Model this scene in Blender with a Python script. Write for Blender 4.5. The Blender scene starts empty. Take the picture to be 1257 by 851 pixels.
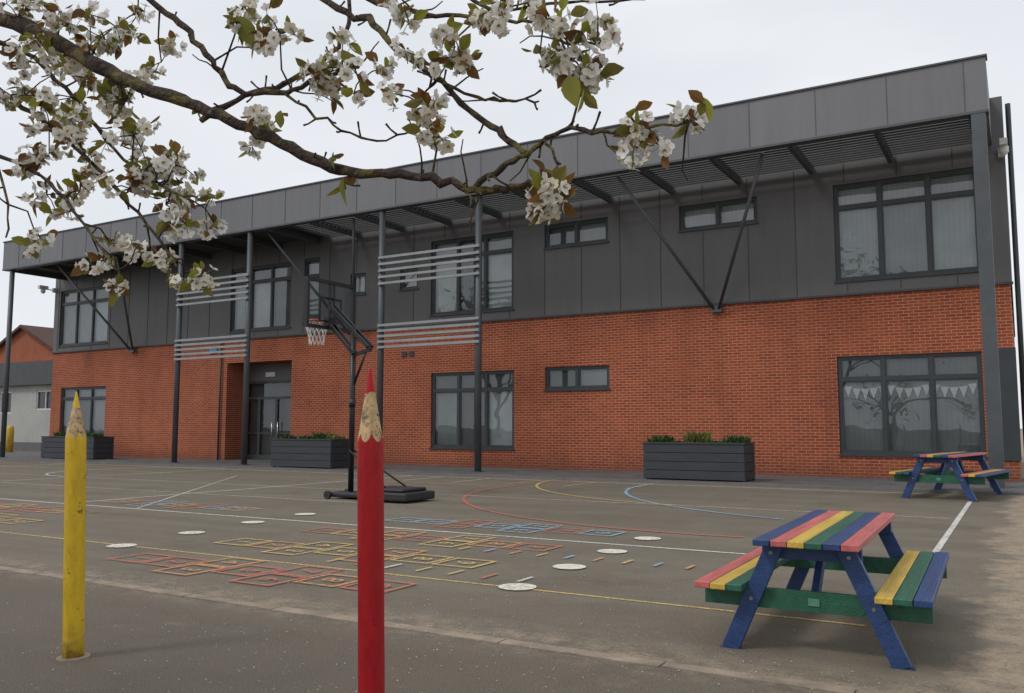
import bpy, math, random
from mathutils import Vector, Matrix
random.seed(7)
S=bpy.context.scene
COL=bpy.context.collection
# ------------------------------------------------------------------ helpers
class MB:
    def __init__(s): s.v=[];s.f=[];s.m=[];s.s=[]
    def face(s,pts,m=0,sm=False):
        b=len(s.v);s.v+=[tuple(p) for p in pts];s.f.append(tuple(range(b,b+len(pts))));s.m.append(m);s.s.append(sm)
    def box(s,x0,x1,y0,y1,z0,z1,m=0,M=None):
        b=len(s.v)
        P=[Vector(q) for q in((x0,y0,z0),(x1,y0,z0),(x1,y1,z0),(x0,y1,z0),(x0,y0,z1),(x1,y0,z1),(x1,y1,z1),(x0,y1,z1))]
        if M: P=[M@q for q in P]
        s.v+=[tuple(q) for q in P]
        for f in((0,3,2,1),(4,5,6,7),(0,1,5,4),(1,2,6,5),(2,3,7,6),(3,0,4,7)):
            s.f.append(tuple(b+i for i in f));s.m.append(m);s.s.append(False)
    def beam(s,p0,p1,w,d,m=0,up=(0,1,0)):
        p0=Vector(p0);p1=Vector(p1);z=(p1-p0);L=z.length;z.normalize();x=Vector(up).cross(z).normalized();y=z.cross(x)
        M=Matrix((x,y,z)).transposed().to_4x4();M.translation=p0
        s.box(-w/2,w/2,-d/2,d/2,0,L,m,M)
    def tube(s,pts,rad,n=8,m=0,cap=True,sm=True):
        pts=[Vector(p) for p in pts]
        if not hasattr(rad,'__len__'): rad=[rad]*len(pts)
        b=len(s.v);prev=None
        for i,p in enumerate(pts):
            t=(pts[min(i+1,len(pts)-1)]-pts[max(i-1,0)])
            if t.length<1e-7:t=Vector((0,0,1))
            t.normalize()
            if prev is None:
                a=Vector((0,0,1)) if abs(t.z)<.9 else Vector((1,0,0))
                x=t.cross(a).normalized()
            else:
                x=(prev-t*prev.dot(t)).normalized()
            prev=x;y=t.cross(x)
            for k in range(n):
                A=2*math.pi*k/n
                s.v.append(tuple(p+(x*math.cos(A)+y*math.sin(A))*rad[i]))
        for i in range(len(pts)-1):
            for k in range(n):
                k2=(k+1)%n
                s.f.append((b+i*n+k,b+i*n+k2,b+(i+1)*n+k2,b+(i+1)*n+k));s.m.append(m);s.s.append(sm)
        if cap:
            s.f.append(tuple(b+k for k in range(n))[::-1]);s.m.append(m);s.s.append(False)
            e=b+(len(pts)-1)*n
            s.f.append(tuple(e+k for k in range(n)));s.m.append(m);s.s.append(False)
    def build(s,name,parent=None,mats=(),bevel=0,world=True):
        me=bpy.data.meshes.new(name);me.from_pydata(s.v,[],s.f)
        for q in mats: me.materials.append(q)
        me.polygons.foreach_set('material_index',s.m);me.polygons.foreach_set('use_smooth',s.s);me.update()
        ob=bpy.data.objects.new(name,me);COL.objects.link(ob)
        if parent:
            ob.parent=parent
            if world: ob.matrix_parent_inverse=parent.matrix_basis.inverted()
        if bevel:
            b=ob.modifiers.new('bevel','BEVEL');b.width=bevel;b.segments=2;b.limit_method='ANGLE'
        return ob
def E(name,loc=(0,0,0),rz=0):
    e=bpy.data.objects.new(name,None);COL.objects.link(e);e.empty_display_size=.2
    e.matrix_basis=Matrix.Translation(loc)@Matrix.Rotation(rz,4,'Z')
    return e
def newmat(name):
    m=bpy.data.materials.new(name);m.use_nodes=True;nt=m.node_tree
    return m,nt,nt.nodes['Principled BSDF']
def N(nt,t): return nt.nodes.new(t)
def math_(nt,op,a,b=None,c=None,clamp=False):
    n=nt.nodes.new('ShaderNodeMath');n.operation=op;n.use_clamp=clamp
    for i,x in enumerate((a,b,c)):
        if x is None: continue
        if isinstance(x,(int,float)): n.inputs[i].default_value=x
        else: nt.links.new(x,n.inputs[i])
    return n.outputs[0]
def mix(nt,f,a,b,blend='MIX'):
    n=nt.nodes.new('ShaderNodeMix');n.data_type='RGBA';n.blend_type=blend
    for i,x in ((0,f),(6,a),(7,b)):
        if isinstance(x,(int,float)): n.inputs[i].default_value=x
        elif isinstance(x,tuple): n.inputs[i].default_value=(x+(1,))[:4]
        else: nt.links.new(x,n.inputs[i])
    return n.outputs[2]
def noise(nt,co,scale,detail=3,rough=.55,lo=.35,hi=.65):
    n=N(nt,'ShaderNodeTexNoise');n.inputs['Scale'].default_value=scale;n.inputs['Detail'].default_value=min(detail,4);n.inputs['Roughness'].default_value=rough
    nt.links.new(co,n.inputs['Vector'])
    r=N(nt,'ShaderNodeMapRange');r.inputs['From Min'].default_value=lo;r.inputs['From Max'].default_value=hi
    nt.links.new(n.outputs['Fac'],r.inputs['Value']);return r.outputs[0]
def bump(nt,b,h,st=.3,d=.01):
    n=N(nt,'ShaderNodeBump');n.inputs['Strength'].default_value=st;n.inputs['Distance'].default_value=d
    nt.links.new(h,n.inputs['Height']);nt.links.new(n.outputs[0],b.inputs['Normal'])
def simple(name,c1,c2=None,rough=.6,sc=3,metal=0,bsc=60,bst=.15,grain=None):
    m,nt,b=newmat(name);c2=c2 or tuple(x*.75 for x in c1)
    tc=N(nt,'ShaderNodeTexCoord').outputs['Object']
    if grain:
        mp=N(nt,'ShaderNodeMapping');mp.inputs['Scale'].default_value=grain;nt.links.new(tc,mp.inputs[0]);tc=mp.outputs[0]
    n1=noise(nt,tc,sc,4,.6,.3,.7)
    c=mix(nt,n1,c1,c2)
    n2=noise(nt,tc,sc*9,3,.6,.58,.75)
    c=mix(nt,math_(nt,'MULTIPLY',n2,.35),c,tuple(x*.5 for x in c2))
    nt.links.new(c,b.inputs['Base Color']);b.inputs['Roughness'].default_value=rough;b.inputs['Metallic'].default_value=metal
    if bst>.05: bump(nt,b,noise(nt,tc,bsc,2),bst,.003)
    return m
# ------------------------------------------------------------------ materials
def brick_mat():
    m,nt,b=newmat('red_brick')
    g=N(nt,'ShaderNodeTexCoord').outputs['Object']
    sp=N(nt,'ShaderNodeSeparateXYZ');nt.links.new(g,sp.inputs[0])
    cb=N(nt,'ShaderNodeCombineXYZ');nt.links.new(math_(nt,'ADD',sp.outputs[0],sp.outputs[1]),cb.inputs[0]);nt.links.new(sp.outputs[2],cb.inputs[1])
    t=N(nt,'ShaderNodeTexBrick');nt.links.new(cb.outputs[0],t.inputs['Vector'])
    t.inputs['Scale'].default_value=1;t.inputs['Brick Width'].default_value=.225;t.inputs['Row Height'].default_value=.075
    t.inputs['Mortar Size'].default_value=.0085;t.inputs['Mortar Smooth'].default_value=.3;t.inputs['Bias'].default_value=-.1
    t.inputs['Color1'].default_value=(.36,.074,.029,1);t.inputs['Color2'].default_value=(.235,.043,.020,1);t.inputs['Mortar'].default_value=(.52,.30,.19,1)
    n1=noise(nt,g,.35,4,.65,.35,.7);n2=noise(nt,g,1.6,4,.65,.42,.7)
    mp=N(nt,'ShaderNodeMapping');mp.inputs['Scale'].default_value=(1.5,1.5,.22);nt.links.new(g,mp.inputs[0])
    n3=noise(nt,mp.outputs[0],1,4,.7,.48,.72)
    c=mix(nt,math_(nt,'MULTIPLY',n1,.38),t.outputs['Color'],(.15,.036,.020))
    c=mix(nt,math_(nt,'MULTIPLY',n2,.25),c,(.47,.14,.06))
    c=mix(nt,math_(nt,'MULTIPLY',n3,.28),c,(.13,.04,.025))
    mr=N(nt,'ShaderNodeMapRange');mr.inputs['From Min'].default_value=.0;mr.inputs['From Max'].default_value=.5;mr.inputs['To Min'].default_value=.55;mr.inputs['To Max'].default_value=0
    nt.links.new(sp.outputs[2],mr.inputs['Value'])
    c=mix(nt,mr.outputs[0],c,(.12,.05,.03))
    nt.links.new(c,b.inputs['Base Color']);b.inputs['Roughness'].default_value=.85;b.inputs['Specular IOR Level'].default_value=.3
    inv=math_(nt,'SUBTRACT',1.0,t.outputs['Fac']);bump(nt,b,inv,.45,.008)
    return m
def clad_mat(name,c,w,var=.16):
    m,nt,b=newmat(name)
    g=N(nt,'ShaderNodeTexCoord').outputs['Object']
    sp=N(nt,'ShaderNodeSeparateXYZ');nt.links.new(g,sp.inputs[0])
    fl=math_(nt,'FLOOR',math_(nt,'DIVIDE',math_(nt,'ADD',sp.outputs[0],36.5 if w<1.4 else 35.2),w))
    wn=N(nt,'ShaderNodeTexWhiteNoise');wn.noise_dimensions='1D';nt.links.new(fl,wn.inputs['W'])
    cc=mix(nt,math_(nt,'MULTIPLY',wn.outputs[0],.8),c,tuple(x*(1-var) for x in c))
    mp=N(nt,'ShaderNodeMapping');mp.inputs['Scale'].default_value=(3,3,.35);nt.links.new(g,mp.inputs[0])
    n=noise(nt,mp.outputs[0],1.4,4,.65,.4,.75)
    cc=mix(nt,math_(nt,'MULTIPLY',n,.35),cc,tuple(x*.62 for x in c))
    nt.links.new(cc,b.inputs['Base Color']);b.inputs['Roughness'].default_value=.48;b.inputs['Metallic'].default_value=.1
    bump(nt,b,noise(nt,g,.8,2),.2,.012)
    return m
def ground_mat():
    m,nt,b=newmat('old_tarmac')
    g=N(nt,'ShaderNodeTexCoord').outputs['Object']
    sp=N(nt,'ShaderNodeSeparateXYZ');nt.links.new(g,sp.inputs[0])
    X,Y=sp.outputs[0],sp.outputs[1]
    big=noise(nt,g,.22,4,.6,.35,.68);mid=noise(nt,g,1.3,4,.72,.38,.68);fine=noise(nt,g,48,3,.75,.35,.66);ag=noise(nt,g,150,1,.6,.42,.60)
    c=mix(nt,big,(.196,.166,.122),(.145,.123,.091))
    c=mix(nt,math_(nt,'MULTIPLY',mid,.6),c,(.100,.084,.063))
    mp=N(nt,'ShaderNodeMapping');mp.inputs['Scale'].default_value=(.12,1.6,1);nt.links.new(g,mp.inputs[0])
    st=noise(nt,mp.outputs[0],1,4,.6,.45,.7);c=mix(nt,math_(nt,'MULTIPLY',st,.45),c,(.255,.215,.158))
    wn5=noise(nt,g,5,4,.75,.42,.66)
    stn=noise(nt,g,.55,4,.75,.56,.68);c=mix(nt,math_(nt,'MULTIPLY',stn,.5),c,(.072,.059,.045))
    wob=math_(nt,'ADD',Y,math_(nt,'MULTIPLY',mid,.10))
    fr=math_(nt,'LESS_THAN',wob,4.47);c=mix(nt,math_(nt,'MULTIPLY',fr,.60),c,(.082,.064,.047))
    d=math_(nt,'ABSOLUTE',math_(nt,'SUBTRACT',Y,4.58))
    band=N(nt,'ShaderNodeMapRange');band.inputs['From Min'].default_value=.05;band.inputs['From Max'].default_value=.42;band.inputs['To Min'].default_value=.9;band.inputs['To Max'].default_value=0
    nt.links.new(d,band.inputs['Value'])
    bn=math_(nt,'MULTIPLY',band.outputs[0],wn5);c=mix(nt,math_(nt,'MULTIPLY',bn,.95),c,(.40,.31,.21))
    ex=math_(nt,'ADD',X,math_(nt,'MULTIPLY',noise(nt,g,1.6,4,.7,.3,.7),-.45))
    mr=N(nt,'ShaderNodeMapRange');mr.inputs['From Min'].default_value=-.55;mr.inputs['From Max'].default_value=-.36;nt.links.new(ex,mr.inputs['Value'])
    c=mix(nt,math_(nt,'MULTIPLY',mr.outputs[0],.9),c,mix(nt,wn5,(.46,.36,.25),(.27,.205,.14)))
    sc=noise(nt,g,.9,4,.8,.63,.73);c=mix(nt,math_(nt,'MULTIPLY',math_(nt,'MULTIPLY',sc,wn5),.7),c,(.40,.34,.26))
    c=mix(nt,math_(nt,'MULTIPLY',fine,.45),c,(.050,.042,.033))
    c=mix(nt,math_(nt,'MULTIPLY',ag,.32),c,(.35,.305,.24))
    nt.links.new(c,b.inputs['Base Color']);b.inputs['Roughness'].default_value=.85;b.inputs['Specular IOR Level'].default_value=.3
    bump(nt,b,fine,.55,.007)
    return m
def paint(name,c,wear=.5):
    m,nt,b=newmat(name)
    g=N(nt,'ShaderNodeTexCoord').outputs['Object']
    b.inputs['Base Color'].default_value=c+(1,);b.inputs['Roughness'].default_value=.8
    t=N(nt,'ShaderNodeBsdfTransparent');mx=N(nt,'ShaderNodeMixShader')
    n1=noise(nt,g,24,3,.75,.44,.58);n2=noise(nt,g,1.1,3,.7,.32,.58)
    hole=math_(nt,'MULTIPLY',n1,math_(nt,'ADD',math_(nt,'MULTIPLY',n2,.75),.25))
    a=math_(nt,'SUBTRACT',.96-.10*wear,math_(nt,'MULTIPLY',hole,wear),clamp=True)
    nt.links.new(a,mx.inputs[0]);nt.links.new(t.outputs[0],mx.inputs[1]);nt.links.new(b.outputs[0],mx.inputs[2])
    nt.links.new(mx.outputs[0],nt.nodes['Material Output'].inputs[0]);return m
def glass(name,f0=.12,tint=.85,rough=.01):
    m,nt,b=newmat(name);nt.nodes.remove(b)
    t=N(nt,'ShaderNodeBsdfTransparent');t.inputs[0].default_value=(tint*.96,tint,tint,1)
    gl=N(nt,'ShaderNodeBsdfGlossy');gl.inputs['Roughness'].default_value=rough;gl.inputs['Color'].default_value=(.95,.97,1,1)
    fr=N(nt,'ShaderNodeFresnel');fr.inputs[0].default_value=1.5
    fac=math_(nt,'ADD',math_(nt,'MULTIPLY',fr.outputs[0],1.0),f0,clamp=True)
    g=N(nt,'ShaderNodeTexCoord').outputs['Object']
    bp=N(nt,'ShaderNodeBump');bp.inputs['Strength'].default_value=.06;bp.inputs['Distance'].default_value=.02
    nt.links.new(noise(nt,g,1.1,1),bp.inputs['Height']);nt.links.new(bp.outputs[0],gl.inputs['Normal'])
    mx=N(nt,'ShaderNodeMixShader');nt.links.new(fac,mx.inputs[0]);nt.links.new(t.outputs[0],mx.inputs[1]);nt.links.new(gl.outputs[0],mx.inputs[2])
    nt.links.new(mx.outputs[0],nt.nodes['Material Output'].inputs[0]);return m
def leafmat(name,c1,c2,tr=.35):
    m,nt,b=newmat(name)
    g=N(nt,'ShaderNodeTexCoord').outputs['Object']
    c=mix(nt,noise(nt,g,9,1),c1,c2)
    nt.links.new(c,b.inputs['Base Color']);b.inputs['Roughness'].default_value=.7
    t=N(nt,'ShaderNodeBsdfTranslucent');nt.links.new(c,t.inputs[0])
    mx=N(nt,'ShaderNodeMixShader');mx.inputs[0].default_value=tr
    nt.links.new(b.outputs[0],mx.inputs[1]);nt.links.new(t.outputs[0],mx.inputs[2]);nt.links.new(mx.outputs[0],nt.nodes['Material Output'].inputs[0]);return m
def blindmat(name,c):
    m,nt,b=newmat(name)
    g=N(nt,'ShaderNodeTexCoord').outputs['Object']
    w=N(nt,'ShaderNodeTexWave');w.bands_direction='X';w.inputs['Scale'].default_value=2.6;w.inputs['Distortion'].default_value=1.2;nt.links.new(g,w.inputs[0])
    cc=mix(nt,math_(nt,'MULTIPLY',w.outputs['Fac'],.22),c,tuple(x*.6 for x in c))
    cc=mix(nt,math_(nt,'MULTIPLY',noise(nt,g,1.7,4),.45),cc,tuple(x*.55 for x in c))
    nt.links.new(cc,b.inputs['Base Color']);b.inputs['Roughness'].default_value=.9;return m
BRICK=brick_mat()
CLAD=clad_mat('grey_cladding',(.122,.119,.120),1.22)
FASC=clad_mat('grey_fascia_panels',(.172,.174,.183),1.5)
METAL=simple('grey_steel',(.092,.102,.110),rough=.45,metal=.2,sc=1.5,bst=.03)
SLAT=simple('light_grey_louvre',(.30,.32,.33),rough=.5,sc=2,bst=.03)
FRAME=simple('anthracite_frame',(.042,.05,.055),rough=.45,sc=2,bst=.03)
DARK=simple('dark_soffit',(.05,.05,.052),rough=.8,sc=1)
GLASS=glass('window_glass',.045,.90)
DGLASS=glass('door_glass',.03,.75)
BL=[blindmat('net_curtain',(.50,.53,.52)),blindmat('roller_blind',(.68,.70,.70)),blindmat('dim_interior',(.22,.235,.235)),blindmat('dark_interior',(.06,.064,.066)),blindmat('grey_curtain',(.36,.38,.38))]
WHITE=simple('white_plastic',(.7,.7,.68),rough=.4)
GROUND=ground_mat()
# ------------------------------------------------------------------ ground & pavement
g=MB();R=900
g.face([(-R,-R,0),(R,-R,0),(R,R,0),(-R,R,0)]);g.build('ground',None,[GROUND])
def pave_mat():
    m,nt,b=newmat('paving_slabs')
    gg=N(nt,'ShaderNodeTexCoord').outputs['Object']
    t=N(nt,'ShaderNodeTexBrick');nt.links.new(gg,t.inputs['Vector']);t.inputs['Scale'].default_value=1;t.inputs['Brick Width'].default_value=.6;t.inputs['Row Height'].default_value=.45;t.inputs['Mortar Size'].default_value=.008
    t.inputs['Color1'].default_value=(.15,.145,.142,1);t.inputs['Color2'].default_value=(.10,.098,.098,1);t.inputs['Mortar'].default_value=(.04,.04,.035,1)
    c=mix(nt,math_(nt,'MULTIPLY',noise(nt,gg,1.5,4),.4),t.outputs['Color'],(.07,.065,.06))
    nt.links.new(c,b.inputs['Base Color']);b.inputs['Roughness'].default_value=.75;bump(nt,b,noise(nt,gg,30,3),.3,.005);return m
p=MB();p.box(-42,3,18.75,24.5,-.05,.035);p.box(-42,3,18.62,18.745,-.05,.045,1)
p.build('pavement',None,[pave_mat(),simple('edging_stone',(.18,.17,.16),rough=.85)])
cs=simple('pale_concrete',(.36,.29,.21),(.18,.145,.11),rough=.9,sc=4,bst=.5)
k=MB()
x=-30.
while x<6:
    L=.9+random.random()*.1
    k.box(x,x+L-.012,4.40+random.uniform(-.008,.008),4.50+random.uniform(-.008,.008),-.02,.007);x+=L
k.build('drain_channel',None,[cs])
# ------------------------------------------------------------------ playground markings
PM=E('playground_markings',(-7,9,0))
PW=paint('paint_white',(.74,.72,.66),.55);PWf=paint('paint_white_faded',(.60,.57,.50),.7);PY=paint('paint_yellow',(.66,.47,.16),.6);PR=paint('paint_red',(.58,.15,.10),.6);PB=paint('paint_blue',(.28,.45,.62),.6);PD=paint('paint_dot',(.80,.76,.66),.4);PO=paint('paint_orange',(.68,.31,.12),.6)
def line(mb,p0,p1,w,m=0,z=.004):
    a=Vector((p0[0],p0[1],z));b=Vector((p1[0],p1[1],z));d=(b-a).normalized();n=Vector((-d.y,d.x,0))*w/2
    mb.face([a-n,b-n,b+n,a+n],m)
def arc(mb,c,r,a0,a1,w,m=0,z=.004,n=60):
    for i in range(n):
        A=math.radians(a0+(a1-a0)*i/n);B=math.radians(a0+(a1-a0)*(i+1)/n)
        mb.face([(c[0]+math.cos(t)*q,c[1]+math.sin(t)*q,z) for t,q in((A,r-w/2),(A,r+w/2),(B,r+w/2),(B,r-w/2))],m)
mats=[PW,PWf,PY,PR,PB,PD,PO]
cl=MB()
line(cl,(-26,5.95),(-.9,5.95),.04,2)
line(cl,(-30,8.65),(-2.4,8.65),.055,0,.005)
line(cl,(-30,18.1),(-.9,18.1),.065,0,.0051)
line(cl,(-.8,9.6),(-.8,16.6),.065,0,.006)
line(cl,(-24,13.4),(-.9,13.4),.055,1,.0061)
line(cl,(-34,11.2),(-9,11.2),.055,1,.0062)
for xx in(-28,-20.5,-13.6): line(cl,(xx,8.7),(xx,18.05),.065,0,.007)
line(cl,(-30,15.9),(-10,15.9),.055,2,.008)
line(cl,(-11.8,8.7),(-17.5,15.8),.05,1,.0075)
for xx in (-12.6,-11.2,-9.8,-8.4,-7.0): line(cl,(xx,16.4),(xx,18.0),.055,2 if xx>-10 else 0,.0085)
arc(cl,(-3.3,16),6.1,152,275,.065,3,.009)
arc(cl,(-.9,18.),6.2,172,252,.065,4,.010)
arc(cl,(-4.,19.),5.65,185,262,.06,2,.011)
arc(cl,(-21,15.9),2.6,90,270,.06,0,.010)
arc(cl,(-21,12.9),4.2,190,300,.06,0,.0115)
cl.build('court_lines',PM,mats)
dt=MB()
for (a,b) in [(-8.22,5.89),(-8.51,7.02),(-8.75,8.19),(-8.91,9.32),(-3.54,7.04),(-3.45,5.96),(-3.60,8.12),(-3.67,9.25)]:
    dt.face([(a+.15*math.cos(t*math.pi/16),b+.15*math.sin(t*math.pi/16),.012) for t in range(32)],5)
dt.build('dots',PM,mats)
hs=MB()
def sq(x,y,s,m,z=.0125,w=.036):
    h=s/2
    hs.face([(x-h,y-h,z),(x+h,y-h,z),(x+h,y-h+w,z),(x-h,y-h+w,z)],m)
    hs.face([(x-h,y+h-w,z),(x+h,y+h-w,z),(x+h,y+h,z),(x-h,y+h,z)],m)
    hs.face([(x-h,y-h+w,z),(x-h+w,y-h+w,z),(x-h+w,y+h-w,z),(x-h,y+h-w,z)],m)
    hs.face([(x+h-w,y-h+w,z),(x+h,y-h+w,z),(x+h,y+h-w,z),(x+h-w,y+h-w,z)],m)
def num(ch,x,y,m,s=.28):
    c=bpy.data.curves.new('number','FONT');c.body=ch;c.size=s;c.align_x='CENTER';c.align_y='CENTER';c.fill_mode='FRONT';c.materials.append(mats[m])
    o=bpy.data.objects.new('number',c);COL.objects.link(o);o.parent=PM;o.matrix_parent_inverse=PM.matrix_basis.inverted();o.location=(x,y,.014);o.rotation_euler=(0,0,math.radians(-90))
def hop(x0,y,cols,s=.46,pat=(1,1,2,1,2,1,1)):
    x=x0;n=1
    for i,t in enumerate(pat):
        m=cols[i%len(cols)]
        if t==1: sq(x,y,s-.01,m);num(str(n),x,y,m);n+=1
        else:
            sq(x,y-s/2,s-.01,m);sq(x,y+s/2,s-.01,m);num(str(n),x,y-s/2,m);num(str(n+1),x,y+s/2,m);n+=2
        x+=s+.02
hop(-7.3,5.45,[3,3,6]);hop(-7.35,6.75,[2,6,2]);hop(-7.3,8.0,[3,2,6]);hop(-7.2,9.45,[4,4,3])
hop(-14.8,7.8,[3,3,2]);hop(-14.4,6.7,[2,6]);hop(-13.2,9.4,[2,3,4])
hs.build('hopscotch_grids',PM,mats)
ld=MB()
for i in range(7): line(ld,(-5.6+i*.34,6.15),(-5.6+i*.34,6.4),.035,[2,3,0,2][i%4],.0135)
for i in range(9): line(ld,(-5.0+i*.3,7.45),(-5.0+i*.3,7.68),.035,[2,4,6][i%3],.0135)
ld.build('dash_ladders',PM,mats)
# ------------------------------------------------------------------ school building
Yw=22.57;Yf=20.03;XL=-36.8;XR=-.06;BT=4.5;TOP=8.92
SB=E('school_building',(-18,22.57,0))
up={'A':(-3.83,-.60,4.87,7.34),'B':(-7.88,-5.74,6.62,7.33),'C':(-12.10,-10.02,6.58,7.31),'D':(-16.29,-13.18,4.83,7.27),'E':(-17.54,-16.8,5.76,6.47),'F':(-19.69,-19.0,5.76,6.5),'G':(-21.84,-21.1,5.1,7.25),'H':(-25.59,-22.46,4.81,7.22),'I':(-36.4,-33.0,4.78,7.24),'J':(-27.64,-26.88,6.5,7.1)}
lo={'a':(-3.88,-.71,.58,3.0),'c':(-12.12,-10.04,2.34,3.02),'d':(-16.27,-13.18,.59,2.98),'i':(-36.1,-32.96,.9,2.97)}
rec=(-25.7,-22.38,0,3.65)
def wallholes(mb,x0,x1,z0,z1,holes,y,dep,m=0):
    xs=sorted({x0,x1,*[q for h in holes for q in h[:2]]});zs=sorted({z0,z1,*[q for h in holes for q in h[2:]]})
    for i in range(len(xs)-1):
        for j in range(len(zs)-1):
            cx=(xs[i]+xs[i+1])/2;cz=(zs[j]+zs[j+1])/2
            if any(h[0]<cx<h[1] and h[2]<cz<h[3] for h in holes): continue
            mb.face([(xs[i],y,zs[j]),(xs[i+1],y,zs[j]),(xs[i+1],y,zs[j+1]),(xs[i],y,zs[j+1])],m)
    for h in holes:
        a,b,c,d=h;Y2=y+dep(h) if callable(dep) else y+dep
        mb.face([(a,y,c),(a,y,d),(a,Y2,d),(a,Y2,c)],m);mb.face([(b,y,c),(b,Y2,c),(b,Y2,d),(b,y,d)],m)
        mb.face([(a,y,d),(b,y,d),(b,Y2,d),(a,Y2,d)],m);mb.face([(a,y,c),(a,Y2,c),(b,Y2,c),(b,y,c)],m)
w=MB();YB=36.
wallholes(w,XL,XR,0,BT,list(lo.values())+[rec],Yw,lambda h:1.6 if h==rec else .25)
w.face([(XR,Yw,0),(XR,YB,0),(XR,YB,BT),(XR,Yw,BT)]);w.face([(XL,Yw,0),(XL,Yw,BT),(XL,YB,BT),(XL,YB,0)]);w.face([(XL,YB,0),(XL,YB,BT),(XR,YB,BT),(XR,YB,0)])
w.build('brick_walls',SB,[BRICK])
c=MB();yc=Yw-.03
wallholes(c,XL-.03,XR+.03,BT+.06,TOP,list(up.values()),yc,.25)
c.face([(XR+.03,yc,BT+.06),(XR+.03,YB,BT+.06),(XR+.03,YB,TOP),(XR+.03,yc,TOP)]);c.face([(XL-.03,yc,BT+.06),(XL-.03,yc,TOP),(XL-.03,YB,TOP),(XL-.03,YB,BT+.06)])
c.face([(XL-.03,YB,BT),(XL-.03,YB,TOP),(XR+.03,YB,TOP),(XR+.03,YB,BT)])
c.build('upper_cladding',SB,[CLAD])
j=MB();x=XL+.3
while x<XR-.2:
    segs=[(BT+.08,7.86)]
    for h in up.values():
        if h[0]-.05<x<h[1]+.05:
            segs=[(a,b) for s in segs for a,b in((s[0],min(s[1],h[2]-.06)),(max(s[0],h[3]+.06),s[1])) if b-a>.03]
    for a,b in segs: j.box(x-.009,x+.009,yc-.012,yc+.002,a,b)
    x+=1.22
j.box(XL-.06,XR+.06,yc-.035,yc+.1,BT+.005,BT+.055)
j.build('cladding_trims',SB,[simple('joint_trim',(.06,.06,.063),rough=.5)])
r=MB();r.face([(XL,Yw,TOP-.1),(XR,Yw,TOP-.1),(XR,YB,TOP-.1),(XL,YB,TOP-.1)]);r.build('roof',SB,[DARK])
f=MB()
fx0,fx1=-36.33,-.28
f.box(fx0,fx1,Yf-.12,Yf+.12,7.80,8.93);
f.box(fx1-.10,fx1,Yf+.121,Yw-.035,7.80,8.93);f.box(fx0,fx0+.1,Yf+.121,Yw-.035,7.80,8.93)
f.build('roof_fascia',SB,[FASC])
fj=MB();x=-35.2
while x<fx1-.1: fj.box(x-.008,x+.008,Yf-.130,Yf-.118,7.83,8.9);x+=1.5
fj.box(fx0-.03,fx1+.03,Yf-.16,Yf+.16,8.932,8.97);fj.box(fx0-.01,fx1+.01,Yf-.14,Yf+.13,7.745,7.798)
fj.build('fascia_trims',SB,[METAL])
ca=MB()
x=-.6
while x>fx0:
    ca.box(x-.05,x+.05,Yf+.13,Yw-.035,7.72,7.93,0)
    x-=1.87
yy=Yf+.24
while yy<Yw-.15:
    M=Matrix.Translation((0,yy,7.86))@Matrix.Rotation(math.radians(10),4,'X')
    ca.box(-20.6,fx1-.12,-.055,.055,-.012,.012,1,M);yy+=.19
ca.box(fx0+.1,-20.65,Yf+.13,Yw-.04,7.935,7.97,2)
ca.build('louvre_canopy',SB,[METAL,METAL,DARK])
po=MB()
for x in(-35.81,-25.3,-21.88,-16.28,-12.84):
    po.tube([(x,Yf,.03),(x,Yf,7.745)],.095,14);po.box(x-.14,x+.14,Yf-.14,Yf+.14,.03,.05)
po.box(-.60,-.33,Yf-.13,Yf+.13,.03,7.745)
po.build('canopy_posts',SB,[METAL])
sl=MB()
for a,b in((-16.28,-12.84),(-25.3,-21.88)):
    for z0,z1 in((5.5,6.28),(3.6,4.25)):
        for i in range(5):
            z=z0+(z1-z0)*i/4;sl.box(a-.02,b+.1,Yf-.15,Yf-.10,z-.035,z+.035)
sl.build('louvre_slats',SB,[SLAT])
br=MB()
for x in(-6.86,-19.5,-31.2):
    br.box(x-.15,x+.15,Yw-.16,Yw-.035,4.30,4.49)
    for s_ in(-1.87,1.87):
        br.tube([(x+s_*.04,Yw-.14,4.4),(x+s_,Yf+.25,7.74)],.045,8)
br.build('canopy_struts',SB,[METAL])
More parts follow.
